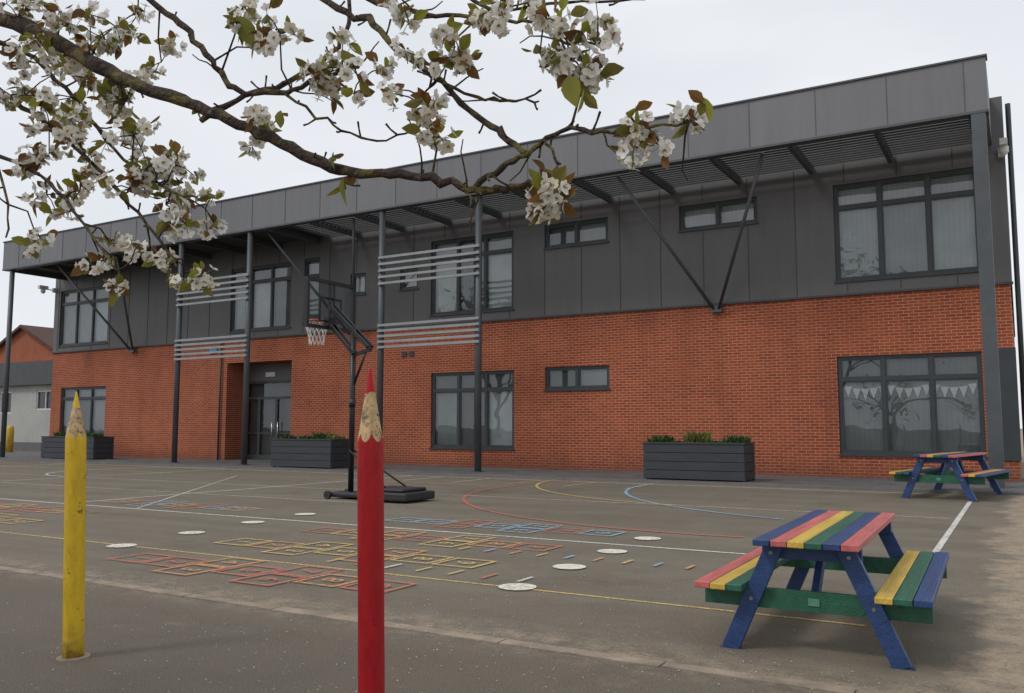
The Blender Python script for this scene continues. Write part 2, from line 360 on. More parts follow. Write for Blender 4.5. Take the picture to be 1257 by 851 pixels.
def window(name,r_,y,nx,trans,blinds,thick=.075,split=None):
    a,b,c0,d=r_;mb=MB();y0=y+.06;y1=y+.14
    mb.box(a,b,y0,y1,c0,c0+thick);mb.box(a,b,y0,y1,d-thick,d)
    mb.box(a,a+thick,y0,y1,c0+thick,d-thick);mb.box(b-thick,b,y0,y1,c0+thick,d-thick)
    if y>22: mb.box(a-.03,b+.03,y-.05,y+.059,c0-.035,c0+.012)
    xs=[a+thick]+[a+(b-a)*q for q in (split or [i/nx for i in range(1,nx)])]+[b-thick]
    zt=c0+(d-c0)*trans if trans else None
    for q in xs[1:-1]: mb.box(q-thick/2,q+thick/2,y0-.004,y1,c0+thick,d-thick)
    for i in range(len(xs)-1):
        A=xs[i]+(thick/2 if i else 0);B=xs[i+1]-(thick/2 if i<len(xs)-2 else 0)
        if zt: mb.box(A,B,y0,y1,zt-thick/2,zt+thick/2)
        for (q0,q1) in ([(c0+thick,zt-thick/2),(zt+thick/2,d-thick)] if zt else [(c0+thick,d-thick)]):
            s=.035
            mb.box(A,A+s,y0+.015,y1-.005,q0,q1);mb.box(B-s,B,y0+.015,y1-.005,q0,q1);mb.box(A+s,B-s,y0+.015,y1-.005,q0,q0+s);mb.box(A+s,B-s,y0+.015,y1-.005,q1-s,q1)
    mb.build(name+'_frame',SB,[FRAME])
    gl=MB();gl.face([(a+.02,y+.10,c0+.02),(b-.02,y+.10,c0+.02),(b-.02,y+.10,d-.02),(a+.02,y+.10,d-.02)]);gl.build(name+'_glass',SB,[GLASS])
    bl=MB();k=0
    for i in range(len(xs)-1):
        rows=[(c0,zt),(zt,d)] if zt else [(c0,d)]
        for (q0,q1) in rows:
            m=blinds[k%len(blinds)];k+=1
            yy=y+.205+random.random()*.01
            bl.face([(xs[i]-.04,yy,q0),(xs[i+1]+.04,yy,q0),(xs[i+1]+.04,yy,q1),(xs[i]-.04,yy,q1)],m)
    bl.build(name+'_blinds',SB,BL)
window('window_A',up['A'],yc,3,.76,[0,1,4,1,0,0])
window('window_B',up['B'],yc,2,None,[1,1]);window('window_C',up['C'],yc,2,None,[2,0])
window('window_D',up['D'],yc,3,.76,[1,1,2,2,1,0],split=[.33,.66]);window('window_E',up['E'],yc,1,None,[1]);window('window_F',up['F'],yc,1,None,[1]);window('window_J',up['J'],yc,1,None,[0])
window('window_G',up['G'],yc,1,.7,[0,1]);window('window_H',up['H'],yc,3,.76,[0,0,1,2,2,0]);window('window_I',up['I'],yc,3,.76,[0,1,0,0,1,0])
window('window_a',lo['a'],Yw,3,.76,[4,2,4,2,4,2]);window('window_c',lo['c'],Yw,2,None,[2,0]);window('window_d',lo['d'],Yw,3,.76,[0,2,2,2,1,2]);window('window_i',lo['i'],Yw,3,.76,[0,2,2,0,0,0])
cp=MB();cp.box(-.60,XR+.035,Yw-.045,Yw-.004,.5,3.05);cp.build('corner_panel',SB,[FRAME])
gr=MB()
for x in(-17.35,-17.05): gr.box(x-.1,x+.1,Yw-.03,Yw-.003,3.55,3.72)
gr.build('air_bricks',SB,[DARK])
bu=MB();a,b,c0,d=lo['a']
n=15
def sag(t):
    u=(t*3)%1;return 2.30-.12*4*u*(1-u)
for i in range(n):
    t=(i+.5)/n;x=a+.12+(b-a-.24)*t;z=sag(t)
    bu.face([(x-.092,Yw+.155,z),(x,Yw+.155,z-.26),(x+.092,Yw+.155,z)])
bu.tube([(a+.1+(b-a-.2)*i/48,Yw+.157,sag(i/48)+.004) for i in range(49)],.008,4)
bu.build('bunting',SB,[simple('white_cloth',(.95,.95,.93),(.9,.9,.88),rough=.9,bst=0)])
# entrance doors in recess
dr=MB();x0,x1=-25.7,-22.38;yd=Yw+.95
dr.box(x0,x1,yd-.03,yd+.05,3.0,3.65,1)
def bar(xa,xb,za,zb): dr.box(xa,xb,yd-.06,yd+.02,za,zb,0)
bar(x0,x0+.1,0,3.0);bar(x1-.1,x1,0,3.0);bar(x0+.1,x1-.1,2.9,3.0);bar(x0+.1,x1-.1,2.3,2.4)
for q in(-24.9,-24.0,-23.1): bar(q-.06,q+.06,0,2.3)
for q in((x0+.1,-24.96),(-24.84,-24.06),(-23.94,-23.16),(-23.04,x1-.1)): bar(q[0],q[1],.035,.22);bar(q[0],q[1],1.0,1.06)
dr.build('door_frame',SB,[FRAME,CLAD,BRICK])
dg=MB();dg.face([(x0+.05,yd-.01,.1),(x1-.05,yd-.01,.1),(x1-.05,yd-.01,2.95),(x0+.05,yd-.01,2.95)]);dg.build('door_glass',SB,[DGLASS])
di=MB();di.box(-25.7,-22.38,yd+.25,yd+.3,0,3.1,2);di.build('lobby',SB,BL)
dh=MB()
for x in(-24.15,-23.85): dh.tube([(x,yd-.12,.75),(x,yd-.12,1.45)],.02,8);dh.tube([(x,yd-.12,.8),(x,yd-.05,.8)],.012,6);dh.tube([(x,yd-.12,1.4),(x,yd-.05,1.4)],.012,6)
dh.build('door_handles',SB,[simple('steel',(.7,.7,.7),metal=.9,rough=.3)])
sg=MB();sg.box(-24.6,-24.1,yd-.07,yd-.034,3.15,3.32);sg.build('door_sign',SB,[WHITE])
def cctv(loc,dx):
    e=E('cctv_camera',loc);m=MB();x,y,z=loc
    m.box(x-.05,x+.05,y-.02,y+.15,z-.1,z+.1);m.tube([(x,y,z),(x+dx*.25,y-.2,z+.05)],.03,8)
    m.box(x+dx*.25-.08,x+dx*.25+.08,y-.5,y-.1,z+.03,z+.18);m.tube([(x+dx*.25,y-.3,z+.03),(x+dx*.25,y-.3,z-.1),(x+dx*.25,y-.3,z-.17)],[.1,.1,.04],12)
    m.build('housing',e,[WHITE],bevel=.008)
cctv((-.12,22.38,7.55),.3);cctv((-36.75,22.38,7.3),-1)
dp=MB();dp.tube([(.08,Yw+.25,0),(.08,Yw+.25,8.8)],.06,10);dp.tube([(-25.98,Yw-.07,.03),(-25.98,Yw-.07,4.5)],.035,8);dp.build('downpipes',SB,[FRAME])
bs=E('entrance_sign',(-26.45,Yw,4.15));m=MB();m.box(-26.65,-26.25,Yw-.045,Yw-.004,4.05,4.25);m.build('plate',bs,[simple('sign_blue',(.05,.3,.45),rough=.4)])
# ------------------------------------------------------------------ left outbuilding & house
OB=E('flat_roof_outbuilding',(-50,27,0))
REN=simple('pale_render',(.42,.42,.40),(.33,.33,.32),rough=.9,sc=.6)
m=MB();wh=[(-45.35,-43.75,2.17,3.2),(-48.8,-47.7,2.0,3.2)]
wallholes(m,-62,-43.2,0,3.5,wh,27,.15);m.face([(-43.2,27,0),(-43.2,36,0),(-43.2,36,3.5),(-43.2,27,3.5)])
m.build('walls',OB,[REN])
m=MB();m.box(-62.2,-43.0,26.7,36.2,3.5,4.75);m.build('roof_fascia',OB,[simple('dark_fascia',(.075,.078,.085),rough=.6)])
m=MB()
for h in wh:
    m.face([(h[0],27.1,h[2]),(h[1],27.1,h[2]),(h[1],27.1,h[3]),(h[0],27.1,h[3])],1)
    for a in(h[0],(h[0]+h[1])/2-.03,h[1]-.06): m.box(a,a+.06,27.03,27.09,h[2],h[3],0)
    m.box(h[0]+.061,h[1]-.061,27.035,27.085,h[3]-.07,h[3],0);m.box(h[0]+.061,h[1]-.061,27.035,27.085,h[2],h[2]+.07,0)
m.box(-49.6,-48.95,26.96,27.02,0,2.6,2);m.box(-62,-43.1,26.94,26.998,0,.45,3)
m.build('windows',OB,[WHITE,simple('dark_pane',(.05,.055,.06),rough=.1),simple('dark_door',(.03,.03,.03)),simple('plinth',(.13,.13,.13))])
HB=E('brick_house',(-73,42,0))
m=MB();xa,xb,xm=-80.5,-65.,-72.8;e_,pk=6.2,9.8
m.face([(xa,42,0),(xb,42,0),(xb,42,e_),(xm,42,pk),(xa,42,e_)]);m.face([(xb,42,0),(xb,54,0),(xb,54,e_),(xb,42,e_)])
m.build('walls',HB,[BRICK])
m=MB()
for s_ in(1,-1):
    ex=xb+.5 if s_>0 else xa-.5
    m.face([(xm,41.6,pk+.12),(xm,54,pk+.12),(ex,54,e_-.1),(ex,41.6,e_-.1)]);m.face([(xm,41.6,pk+.12),(ex,41.6,e_-.1),(ex,41.6,e_-.35),(xm,41.6,pk-.13)])
m.build('roof',HB,[simple('brown_tiles',(.10,.05,.04),rough=.9,sc=2)])
BO=E('yellow_bollard',(-44.1,25,0));m=MB();m.tube([(-44.1,25,0),(-44.1,25,1.2),(-44.1,25,1.3),(-44.1,25,1.34)],[.17,.17,.13,.04],16);m.build('post',BO,[simple('bollard_yellow',(.65,.42,.04))])
# ------------------------------------------------------------------ planters
def leafblades(mb,cx,cy,z,rx,ry,h,n,m=0):
    for _ in range(n):
        x=cx+random.uniform(-rx,rx);y=cy+random.uniform(-ry,ry);a=random.random()*6.28;hh=h*random.uniform(.3,1);w_=.02+random.random()*.02
        l=Vector((random.uniform(-.5,.5),random.uniform(-.5,.5),1)).normalized()*hh;t=Vector((math.cos(a),math.sin(a),0))*w_
        b=Vector((x,y,z));mid=b+l*.6;tip=b+l+Vector((l.x*.4,l.y*.4,-.02))
        mb.face([b-t*.4,b+t*.4,mid+t,mid-t],m);mb.face([mid-t,mid+t,tip],m)
PLM=simple('planter_grey',(.040,.046,.055),rough=.55,sc=2,grain=(1,1,6));SOIL=simple('soil',(.03,.022,.015),rough=1)
GR1=leafmat('green_leaves',(.07,.13,.03),(.035,.075,.02));GR2=leafmat('light_leaves',(.22,.22,.05),(.12,.16,.04))
def planter(x0,x1,y0,spots):
    e=E('planter_box',((x0+x1)/2,y0+.4,.035));m=MB();y1=y0+.85;z0=.035;H=.83
    nb=4
    for i in range(nb):
        za=z0+.03+i*H/nb*.97;zb=za+H/nb*.97-.012
        m.box(x0,x1,y0,y0+.04,za,zb);m.box(x0,x1,y1-.04,y1,za,zb);m.box(x0,x0+.04,y0+.041,y1-.041,za,zb);m.box(x1-.04,x1,y0+.041,y1-.041,za,zb)
    for a,b in((x0+.005,y0+.005),(x1-.105,y0+.005),(x0+.005,y1-.105),(x1-.105,y1-.105)): m.box(a+.037,a+.1-.037+.05,b+.037,b+.1,z0-.002,z0+H-.02)
    m.box(x0-.02,x1+.02,y0-.02,y0+.06,z0+H,z0+H+.035);m.box(x0-.02,x1+.02,y1-.06,y1+.02,z0+H,z0+H+.035);m.box(x0-.02,x0+.06,y0+.061,y1-.061,z0+H,z0+H+.035);m.box(x1-.06,x1+.02,y0+.061,y1-.061,z0+H,z0+H+.035)
    m.build('box',e,[PLM],bevel=.004)
    m=MB();m.box(x0+.05,x1-.05,y0+.05,y1-.05,z0+.1,z0+H-.03);m.build('soil',e,[SOIL])
    m=MB()
    for q,h,n,mi in spots: leafblades(m,x0+(x1-x0)*q,(y0+y1)/2,z0+H-.04,.24,.22,h,n,mi)
    m.build('plants',e,[GR1,GR2])
planter(-7.72,-5.33,19.25,[(.12,.30,200,0),(.3,.17,90,0),(.5,.42,240,1),(.72,.18,100,0),(.88,.30,200,0)])
planter(-19.93,-17.5,19.3,[(.15,.26,150,0),(.45,.24,200,0),(.7,.34,220,0),(.9,.28,180,1)])
planter(-33.45,-30.1,20.2,[(.2,.3,180,0),(.5,.25,200,0),(.8,.3,180,0)])
# ------------------------------------------------------------------ picnic tables
def wp(n,c): return simple(n,c,tuple(x*.62 for x in c),rough=.48,sc=2.2,bsc=9,bst=.4,grain=(9,1,9))
WB=wp('paint_blue_wood',(.022,.062,.19));WG=wp('paint_green_wood',(.02,.125,.072));WR=wp('paint_pink_wood',(.62,.15,.14));WY=wp('paint_yellow_wood',(.68,.46,.07))
def picnic(loc,rz,sc=1.0,topc=(0,2,3,1,0,2),lc=(2,3,1),rc=(3,1,0)):
    e=E('picnic_table',loc,rz);e.scale=(sc,sc,sc)
    mats=[WB,WG,WR,WY];L=1.95
    m=MB();w_=.088;g_=.004
    n=len(topc);x=-(n*w_+(n-1)*g_)/2
    for c_ in topc: m.box(x,x+w_,-L/2+random.uniform(-.008,.008),L/2+random.uniform(-.008,.008),.60+random.uniform(-.001,.001),.635+random.uniform(-.002,.002),c_);x+=w_+g_
    m.build('table_top',e,mats,bevel=.005,world=False)
    m=MB()
    for side,cc in((-1,lc),(1,rc)):
        x=side*.475-(3*w_+2*g_)/2
        for c_ in cc: m.box(x,x+w_,-L/2+random.uniform(-.008,.008),L/2+random.uniform(-.008,.008),.345,.38+random.uniform(-.002,.002),c_);x+=w_+g_
    m.build('bench_seats',e,mats,bevel=.005,world=False)
    m=MB()
    for s_ in(-1,1):
        y=s_*(L/2-.20)
        m.box(-.60,.60,y-.02,y+.02,.235,.344,1)
        m.box(-.265,.265,y-.02,y+.02,.515,.598,0)
        for q in(-1,1):
            m.beam((q*.45,y+s_*.045,0),(q*.185,y+s_*.045,.597),.092,.045,0)
            m.box(q*.45-.06,q*.45+.06,y+s_*.045-.021,y+s_*.045+.021,-.0,.003,0)
        m.beam((0,y-s_*.045,.27),(0,y-s_*.45,.597),.07,.04,0,up=(1,0,0))
    m.build('a_frame_legs',e,mats,bevel=.004,world=False)
    m=MB();m.box(-.02,.04,-L/2+.172,-L/2+.1795,.27,.31);m.build('plaque',e,[simple('plaque',(.1,.3,.18))],world=False)
    m=MB()
    for s_ in(-1,1):
        y=s_*(L/2-.20)
        for q in(-1,1):
            for zz in(.29,.55):
                xx=q*(.45-(.45-.185)*zz/.597);m.tube([(xx,y+s_*.066,zz),(xx,y+s_*.073,zz)],.011,8)
    m.build('bolts',e,[simple('bolt_steel',(.3,.3,.3),metal=.7,rough=.4)],world=False)
    return e
picnic((-1.06,5.83,0),math.radians(1.5))
picnic((-1.12,17.75,0),math.radians(-10),1.22,(0,2,3,1,0,2),(3,1,0),(2,3,0))
# ------------------------------------------------------------------ pencil posts
def pencil(loc,col,h,name,seed,tilt):
    e=E('pencil_post',loc)
    e.matrix_basis=Matrix.Translation(loc)@Matrix.Rotation(math.radians(tilt),4,Vector((.506,-.862,0)))@Matrix.Rotation(seed,4,'Z')
    m,nt,b=newmat(name)
    g=N(nt,'ShaderNodeTexCoord').outputs['Object'];sp=N(nt,'ShaderNodeSeparateXYZ');nt.links.new(g,sp.inputs[0])
    th=math_(nt,'ARCTAN2',sp.outputs[1],sp.outputs[0])
    sc=math_(nt,'ABSOLUTE',math_(nt,'COSINE',math_(nt,'MULTIPLY',th,3.0)))
    zc=math_(nt,'ADD',math_(nt,'MULTIPLY',sc,-.035),1.225)
    painted=math_(nt,'LESS_THAN',sp.outputs[2],zc)
    lead=math_(nt,'GREATER_THAN',math_(nt,'ADD',sp.outputs[2],math_(nt,'MULTIPLY',noise(nt,g,30,3),.01)),1.2+(h-1.2)*(.66))
    mp=N(nt,'ShaderNodeMapping');mp.inputs['Scale'].default_value=(22,22,5);nt.links.new(g,mp.inputs[0])
    wood=mix(nt,noise(nt,mp.outputs[0],2,4,.7,.35,.65),(.62,.43,.22),(.34,.22,.11));wood=mix(nt,math_(nt,'MULTIPLY',noise(nt,g,14,4,.8,.53,.62),.85),wood,(.07,.075,.05))
    pc=mix(nt,noise(nt,mp.outputs[0],1.2,4,.7,.35,.75),col,tuple(x*.68 for x in col))
    pc=mix(nt,math_(nt,'MULTIPLY',noise(nt,g,11,4,.85,.60,.66),.8),pc,(.10,.06,.03) if col[1]>.1 else tuple(x*.35 for x in col))
    low=N(nt,'ShaderNodeMapRange');low.inputs['From Min'].default_value=.0;low.inputs['From Max'].default_value=.22;low.inputs['To Min'].default_value=.7;low.inputs['To Max'].default_value=0;nt.links.new(sp.outputs[2],low.inputs['Value'])
    pc=mix(nt,math_(nt,'MULTIPLY',low.outputs[0],noise(nt,g,25,4)),pc,(.09,.07,.05))
    c_=mix(nt,painted,wood,pc);c_=mix(nt,lead,c_,col)
    nt.links.new(c_,b.inputs['Base Color']);b.inputs['Roughness'].default_value=.5;b.inputs['Specular IOR Level'].default_value=.3
    bump(nt,b,noise(nt,mp.outputs[0],2,4),.4,.005)
    mb=MB();R_=.054
    pts=[(0,0,-.02)]+[(0,0,i*.1) for i in range(1,12)]+[(0,0,1.18),(0,0,1.205),(0,0,1.25),(0,0,1.2+(h-1.2)*.5),(0,0,1.2+(h-1.2)*.75),(0,0,h-.012),(0,0,h)]
    rr=[R_*1.02]+[R_*(1+random.uniform(-.008,.008)) for i in range(11)]+[R_,R_*.97,R_*.80,R_*.52,R_*.28,R_*.10,R_*.03]
    mb.tube(pts,rr,32);mb.build('pencil_body',e,[m],world=False)
    fb=MB();fb.tube([(0,0,-.01),(0,0,.006)],.085,20);fb.build('footing',e,[cs],world=False)
pencil((-4.52,2.97,0),(.66,.43,.02),1.45,'yellow_pencil_paint',.3,2.0)
pencil((-2.31,2.82,0),(.38,.006,.010),1.50,'red_pencil_paint',.8,1.1)
# ------------------------------------------------------------------ basketball hoop
BH=E('basketball_hoop',(-10.25,11.84,0));BK=simple('black_steel',(.012,.012,.014),rough=.4,sc=4);yh=11.84
BP=simple('black_plastic',(.022,.022,.024),rough=.55,sc=4)
m=MB()
m.box(-9.75,-8.72,yh-.42,yh+.42,.03,.17);m.box(-9.62,-8.84,yh-.34,yh+.34,.17,.23);m.box(-10.55,-9.75,yh-.22,yh+.22,.03,.12)
m.build('base_tank',BH,[BP],bevel=.03)
m=MB()
for s_ in(-.26,.26): m.tube([(-10.55,yh+s_-.03,.07),(-10.55,yh+s_+.03,.07)],.07,14)
m.build('wheels',BH,[BP])
m=MB()
m.tube([(-10.25,yh,.1),(-10.25,yh,3.05)],.05,14)
m.tube([(-10.25,yh,1.6),(-10.25,yh,1.75)],.058,14)
for s_ in(-.07,.07):
    m.tube([(-10.25,yh+s_*.7,.85),(-9.2,yh+s_*4,.2)],.016,8)
    m.beam((-9.86,yh+s_,2.66),(-10.76,yh+s_,3.45),.06,.035)
    m.beam((-10.2,yh+s_,2.55),(-10.76,yh+s_,3.12),.05,.035)
m.beam((-9.84,yh,2.62),(-10.3,yh,2.52),.06,.06)
m.tube([(-9.9,yh,2.7),(-10.22,yh,2.0)],.022,8)
m.build('pole_and_arms',BH,[BK])
m=MB();y0,y1,z0,z1=11.2,12.48,3.02,3.92;X=-10.81
for a,b,c_,d in((y0,y1,z0,z0+.06),(y0,y1,z1-.06,z1)): m.box(X-.04,X+.04,a,b,c_,d)
for a in(y0,y1-.06): m.box(X-.04,X+.04,a,a+.06,z0+.061,z1-.061)
for a,b,c_,d in((yh-.3,yh+.3,3.15,3.19),(yh-.3,yh+.3,3.57,3.61),(yh-.3,yh-.26,3.191,3.569),(yh+.26,yh+.3,3.191,3.569)): m.box(X-.009,X+.009,a,b,c_,d)
for a in(yh-.07,yh+.04): m.box(X+.01,X+.05,a,a+.03,z0+.065,z1-.065)
m.box(X-.07,X+.06,yh-.1,yh+.1,3.085,3.24)
m.build('backboard_frame',BH,[BK])
m=MB();m.face([(X,y0+.061,z0+.061),(X,y1-.061,z0+.061),(X,y1-.061,z1-.061),(X,y0+.061,z1-.061)]);m.build('backboard_panel',BH,[glass('acrylic',.02,.86)])
rc_=(-11.13,yh,3.20);rr_=.235
m=MB();m.tube([(rc_[0]+rr_*math.cos(t*math.pi/20),rc_[1]+rr_*math.sin(t*math.pi/20),rc_[2]) for t in range(41)],.016,8,cap=False)
for s_ in(-.08,.08): m.tube([(X-.06,yh+s_,3.2),(rc_[0]+.2,yh+s_*1.3,3.2)],.012,6)
m.build('rim',BH,[simple('rim_orange',(.66,.13,.03),rough=.4)])
m=MB();nn=12;lv=[(0,.232,0),(1,.2,.11),(2,.165,.22),(3,.14,.33),(4,.135,.44)]
def np_(k,i):
    o=.5*(k%2);a=2*math.pi*(i+o)/nn;return (rc_[0]+lv[k][1]*math.cos(a),rc_[1]+lv[k][1]*math.sin(a),rc_[2]-lv[k][2])
for k in range(4):
    for i in range(nn):
        m.tube([np_(k,i),np_(k+1,i)],.008,4,cap=False);m.tube([np_(k,i),np_(k+1,i+(1 if k%2 else -1))],.008,4,cap=False)
m.build('net',BH,[simple('net_cord',(.82,.80,.75),rough=.9)])
# ------------------------------------------------------------------ cherry tree
CT=E('cherry_tree',(-5.3,.7,0))
def bark():
    m,nt,b=newmat('mossy_bark');g=N(nt,'ShaderNodeTexCoord').outputs['Object']
    c_=mix(nt,noise(nt,g,25,4),(.060,.036,.026),(.024,.016,.013));c_=mix(nt,math_(nt,'MULTIPLY',noise(nt,g,11,4,.7,.50,.62),.7),c_,(.15,.13,.028));c_=mix(nt,math_(nt,'MULTIPLY',noise(nt,g,60,3,.7,.6,.7),.5),c_,(.22,.2,.15))
    nt.links.new(c_,b.inputs['Base Color']);b.inputs['Roughness'].default_value=.95;bump(nt,b,noise(nt,g,70,3),.9,.006);return m
BARK=bark()
B=[
[(-4.57,1.15,2.41),(-3.61,1.23,2.56),(-2.80,1.25,2.51),(-2.34,1.24,2.36),(-2.05,1.25,2.21),(-1.85,1.27,2.10),(-1.70,1.30,2.03),(-1.57,1.33,1.97),(-1.43,1.36,1.90),(-1.30,1.39,1.83),(-1.18,1.40,1.79),(-1.05,1.42,1.77),(-.94,1.43,1.73),(-.88,1.44,1.72),(-.81,1.45,1.73)],
[(-2.06,1.33,2.56),(-1.86,1.35,2.33),(-1.75,1.37,2.24),(-1.66,1.38,2.14),(-1.57,1.38,2.05),(-1.43,1.40,2.02),(-1.32,1.41,2.04),(-1.22,1.41,2.04)],
[(-1.60,1.31,1.96),(-1.55,1.39,2.03),(-1.49,1.48,2.09),(-1.45,1.55,2.16),(-1.44,1.61,2.25),(-1.45,1.64,2.40)],
[(-1.67,1.56,2.51),(-1.41,1.51,2.28),(-1.26,1.49,2.19),(-1.15,1.45,2.08),(-1.05,1.46,2.00),(-.96,1.46,1.91),(-.85,1.42,1.82),(-.79,1.40,1.77)],
[(-.94,1.43,1.73),(-.86,1.42,1.76),(-.79,1.40,1.77),(-.71,1.39,1.80),(-.63,1.38,1.78),(-.55,1.37,1.77),(-.45,1.37,1.76)],
[(-1.15,1.45,2.08),(-.98,1.44,1.95),(-.88,1.45,1.91),(-.79,1.45,1.89)],
[(-2.96,1.27,2.48),(-2.50,1.33,2.36),(-2.30,1.34,2.25),(-2.12,1.34,2.10),(-1.94,1.35,1.93),(-1.77,1.34,1.83),(-1.62,1.32,1.78)],
[(-2.96,1.28,2.43),(-2.40,1.28,2.18),(-2.20,1.30,2.05),(-2.01,1.31,1.92),(-1.83,1.32,1.77),(-1.67,1.31,1.62)],
[(-2.82,1.27,2.16),(-2.31,1.24,1.97),(-2.11,1.26,1.87),(-1.94,1.25,1.74),(-1.79,1.24,1.61)],
[(-2.80,1.25,2.48),(-2.22,1.19,1.92),(-2.11,1.16,1.71)],
[(-1.44,1.40,2.02),(-1.32,1.42,1.94),(-1.21,1.43,1.88),(-1.10,1.44,1.88)],
[(-1.44,1.48,2.38),(-1.26,1.48,2.24),(-1.11,1.46,2.16),(-.95,1.45,2.10),(-.83,1.46,2.07),(-.73,1.47,2.00)],
[(-1.14,1.54,2.33),(-.97,1.55,2.17),(-.78,1.54,2.13),(-.60,1.54,2.09)],
[(-.75,1.39,1.79),(-.72,1.39,1.75),(-.72,1.37,1.68)],
[(-1.05,1.46,2.00),(-1.07,1.45,1.94),(-1.06,1.46,1.87)],
[(-1.29,1.39,1.83),(-1.24,1.40,1.80),(-1.24,1.39,1.76)]]
RAD=[(.052,.006),(.009,.005),(.007,.0055),(.009,.0055),(.007,.0024),(.0045,.002),(.0085,.0025),(.009,.0025),(.007,.002),(.005,.002),(.0035,.002),(.007,.0025),(.005,.002),(.003,.002),(.003,.002),(.003,.002)]
def smooth(pts,sub=5,jit=.006):
    P=[Vector(p) for p in pts];o=[]
    for i in range(len(P)-1):
        a=P[max(i-1,0)];b=P[i];c_=P[i+1];d=P[min(i+2,len(P)-1)]
        for k in range(sub):
            t=k/sub
            q=.5*((2*b)+(c_-a)*t+(2*a-5*b+4*c_-d)*t*t+(-a+3*b-3*c_+d)*t**3)
            o.append(q+Vector([random.gauss(0,jit*.5) for _ in range(3)]))
    o.append(P[-1]);return o
tm=MB();nodes=[]
for pts,(r0,r1) in zip(B,RAD):
    q=smooth(pts,5,.006)
    n_=len(q);T=[i/(n_-1) for i in range(n_)]
    if r0>.04: rr=[(.0065+.0135*(1-t)+.034*(1-t)**8)*random.uniform(.88,1.18) for t in T]
    else: rr=[(r0+(r1-r0)*t**.9)*random.uniform(.86,1.2) for t in T]
    tm.tube(q,rr,8);nodes+=q
    for i in range(2,n_-1):
        if random.random()<.4 and q[i].x>-3:
            d=Vector((random.gauss(0,1),random.gauss(0,1),random.gauss(.2,1))).normalized()*random.uniform(.012,.04)
            tm.tube([q[i],q[i]+d*.6,q[i]+d+Vector((0,0,.004))],[.0026,.002,.0026],5)
for _ in range(30):
    q=random.choice(nodes)
    if q.x<-2.7: continue
    d=Vector((random.gauss(0,1),random.gauss(0,.8),random.gauss(-.1,1))).normalized();L=random.uniform(.05,.13)
    pts=[q];dd=d
    for i in range(4): dd=(dd+Vector([random.gauss(0,.25) for _ in range(3)])).normalized();pts.append(pts[-1]+dd*L/4)
    tm.tube(pts,[.0024,.002,.0018,.0015,.0012],5)
tr=smooth([(-5.35,.6,-.05),(-5.3,.65,.5),(-5.25,.72,1.2),(-5.05,.9,1.9),(-4.57,1.15,2.41)],5,.015)
tm.tube(tr,[.17-.115*(i/(len(tr)-1)) for i in range(len(tr))],14)
tips=[]
def grow(mb,p,d,L,r,dep,tips,spread=.6):
    n_=5;pts=[p];q=p.copy();dd=d.copy()
    for i in range(n_):
        dd=(dd+Vector([random.gauss(0,.13) for _ in range(3)])+Vector((0,0,.03))).normalized();q=q+dd*L/n_;pts.append(q.copy())
    mb.tube(pts,[r*(1-.4*i/n_) for i in range(n_+1)],6 if dep>1 else 4,cap=False)
    if dep==0: tips.append(q);return
    for k in range(random.choice([2,3,3])):
        nd=(dd+Vector([random.gauss(0,spread) for _ in range(3)])+Vector((0,0,.12))).normalized()
        grow(mb,pts[random.choice([3,4,5])],nd,L*random.uniform(.6,.82),r*.55,dep-1,tips,spread)
for d in((-.6,-.4,.9),(-.2,-.9,.8),(-.9,.1,.7)):
    grow(tm,Vector((-5.15,.8,1.7)),Vector(d).normalized(),1.0,.07,3,tips)
CL=[(-2.24,1.23,2.33,.097),(-2.08,1.25,2.29,.094),(-1.91,1.29,2.25,.092),(-1.99,1.28,2.21,.083),(-2.16,1.25,2.23,.074),(-2.22,1.25,2.12,.086),(-2.14,1.27,2.04,.085),(-2.05,1.28,2.09,.083),(-1.89,1.31,2.05,.081),(-1.86,1.32,1.97,.081),(-2.03,1.29,1.96,.083),(-2.17,1.27,1.94,.064),(-1.80,1.33,1.89,.070),(-1.73,1.34,1.88,.059),(-1.88,1.33,1.84,.061),(-2.15,1.28,1.85,.063),(-2.04,1.30,1.85,.062),(-1.77,1.35,1.79,.059),(-1.74,1.35,1.75,.049),(-1.82,1.35,1.68,.056),(-1.72,1.37,1.62,.043),(-1.95,1.33,1.71,.041),(-1.98,1.33,1.67,.037),(-1.93,1.34,1.61,.041),(-2.19,1.28,1.75,.032),(-1.49,1.36,1.95,.056),(-1.41,1.36,2.14,.065),(-1.51,1.34,2.22,.047),(-1.24,1.38,2.03,.080),(-1.28,1.38,2.01,.054),(-1.19,1.38,1.99,.044),(-1.01,1.39,1.99,.067),(-1.03,1.40,1.91,.059),(-1.01,1.40,1.84,.050),(-.95,1.39,2.03,.049),(-.69,1.39,1.93,.075),(-.66,1.39,1.89,.060),(-.63,1.38,1.94,.044),(-.74,1.38,2.01,.046),(-.74,1.41,1.69,.058),(-.72,1.40,1.72,.038),(-.76,1.41,1.66,.039),(-.53,1.38,1.76,.035),(-.47,1.37,1.76,.039),(-.56,1.39,1.74,.029),(-.81,1.38,2.06,.039),(-1.06,1.38,2.09,.042),(-.87,1.38,2.06,.032)]
fl=MB();lf=MB()
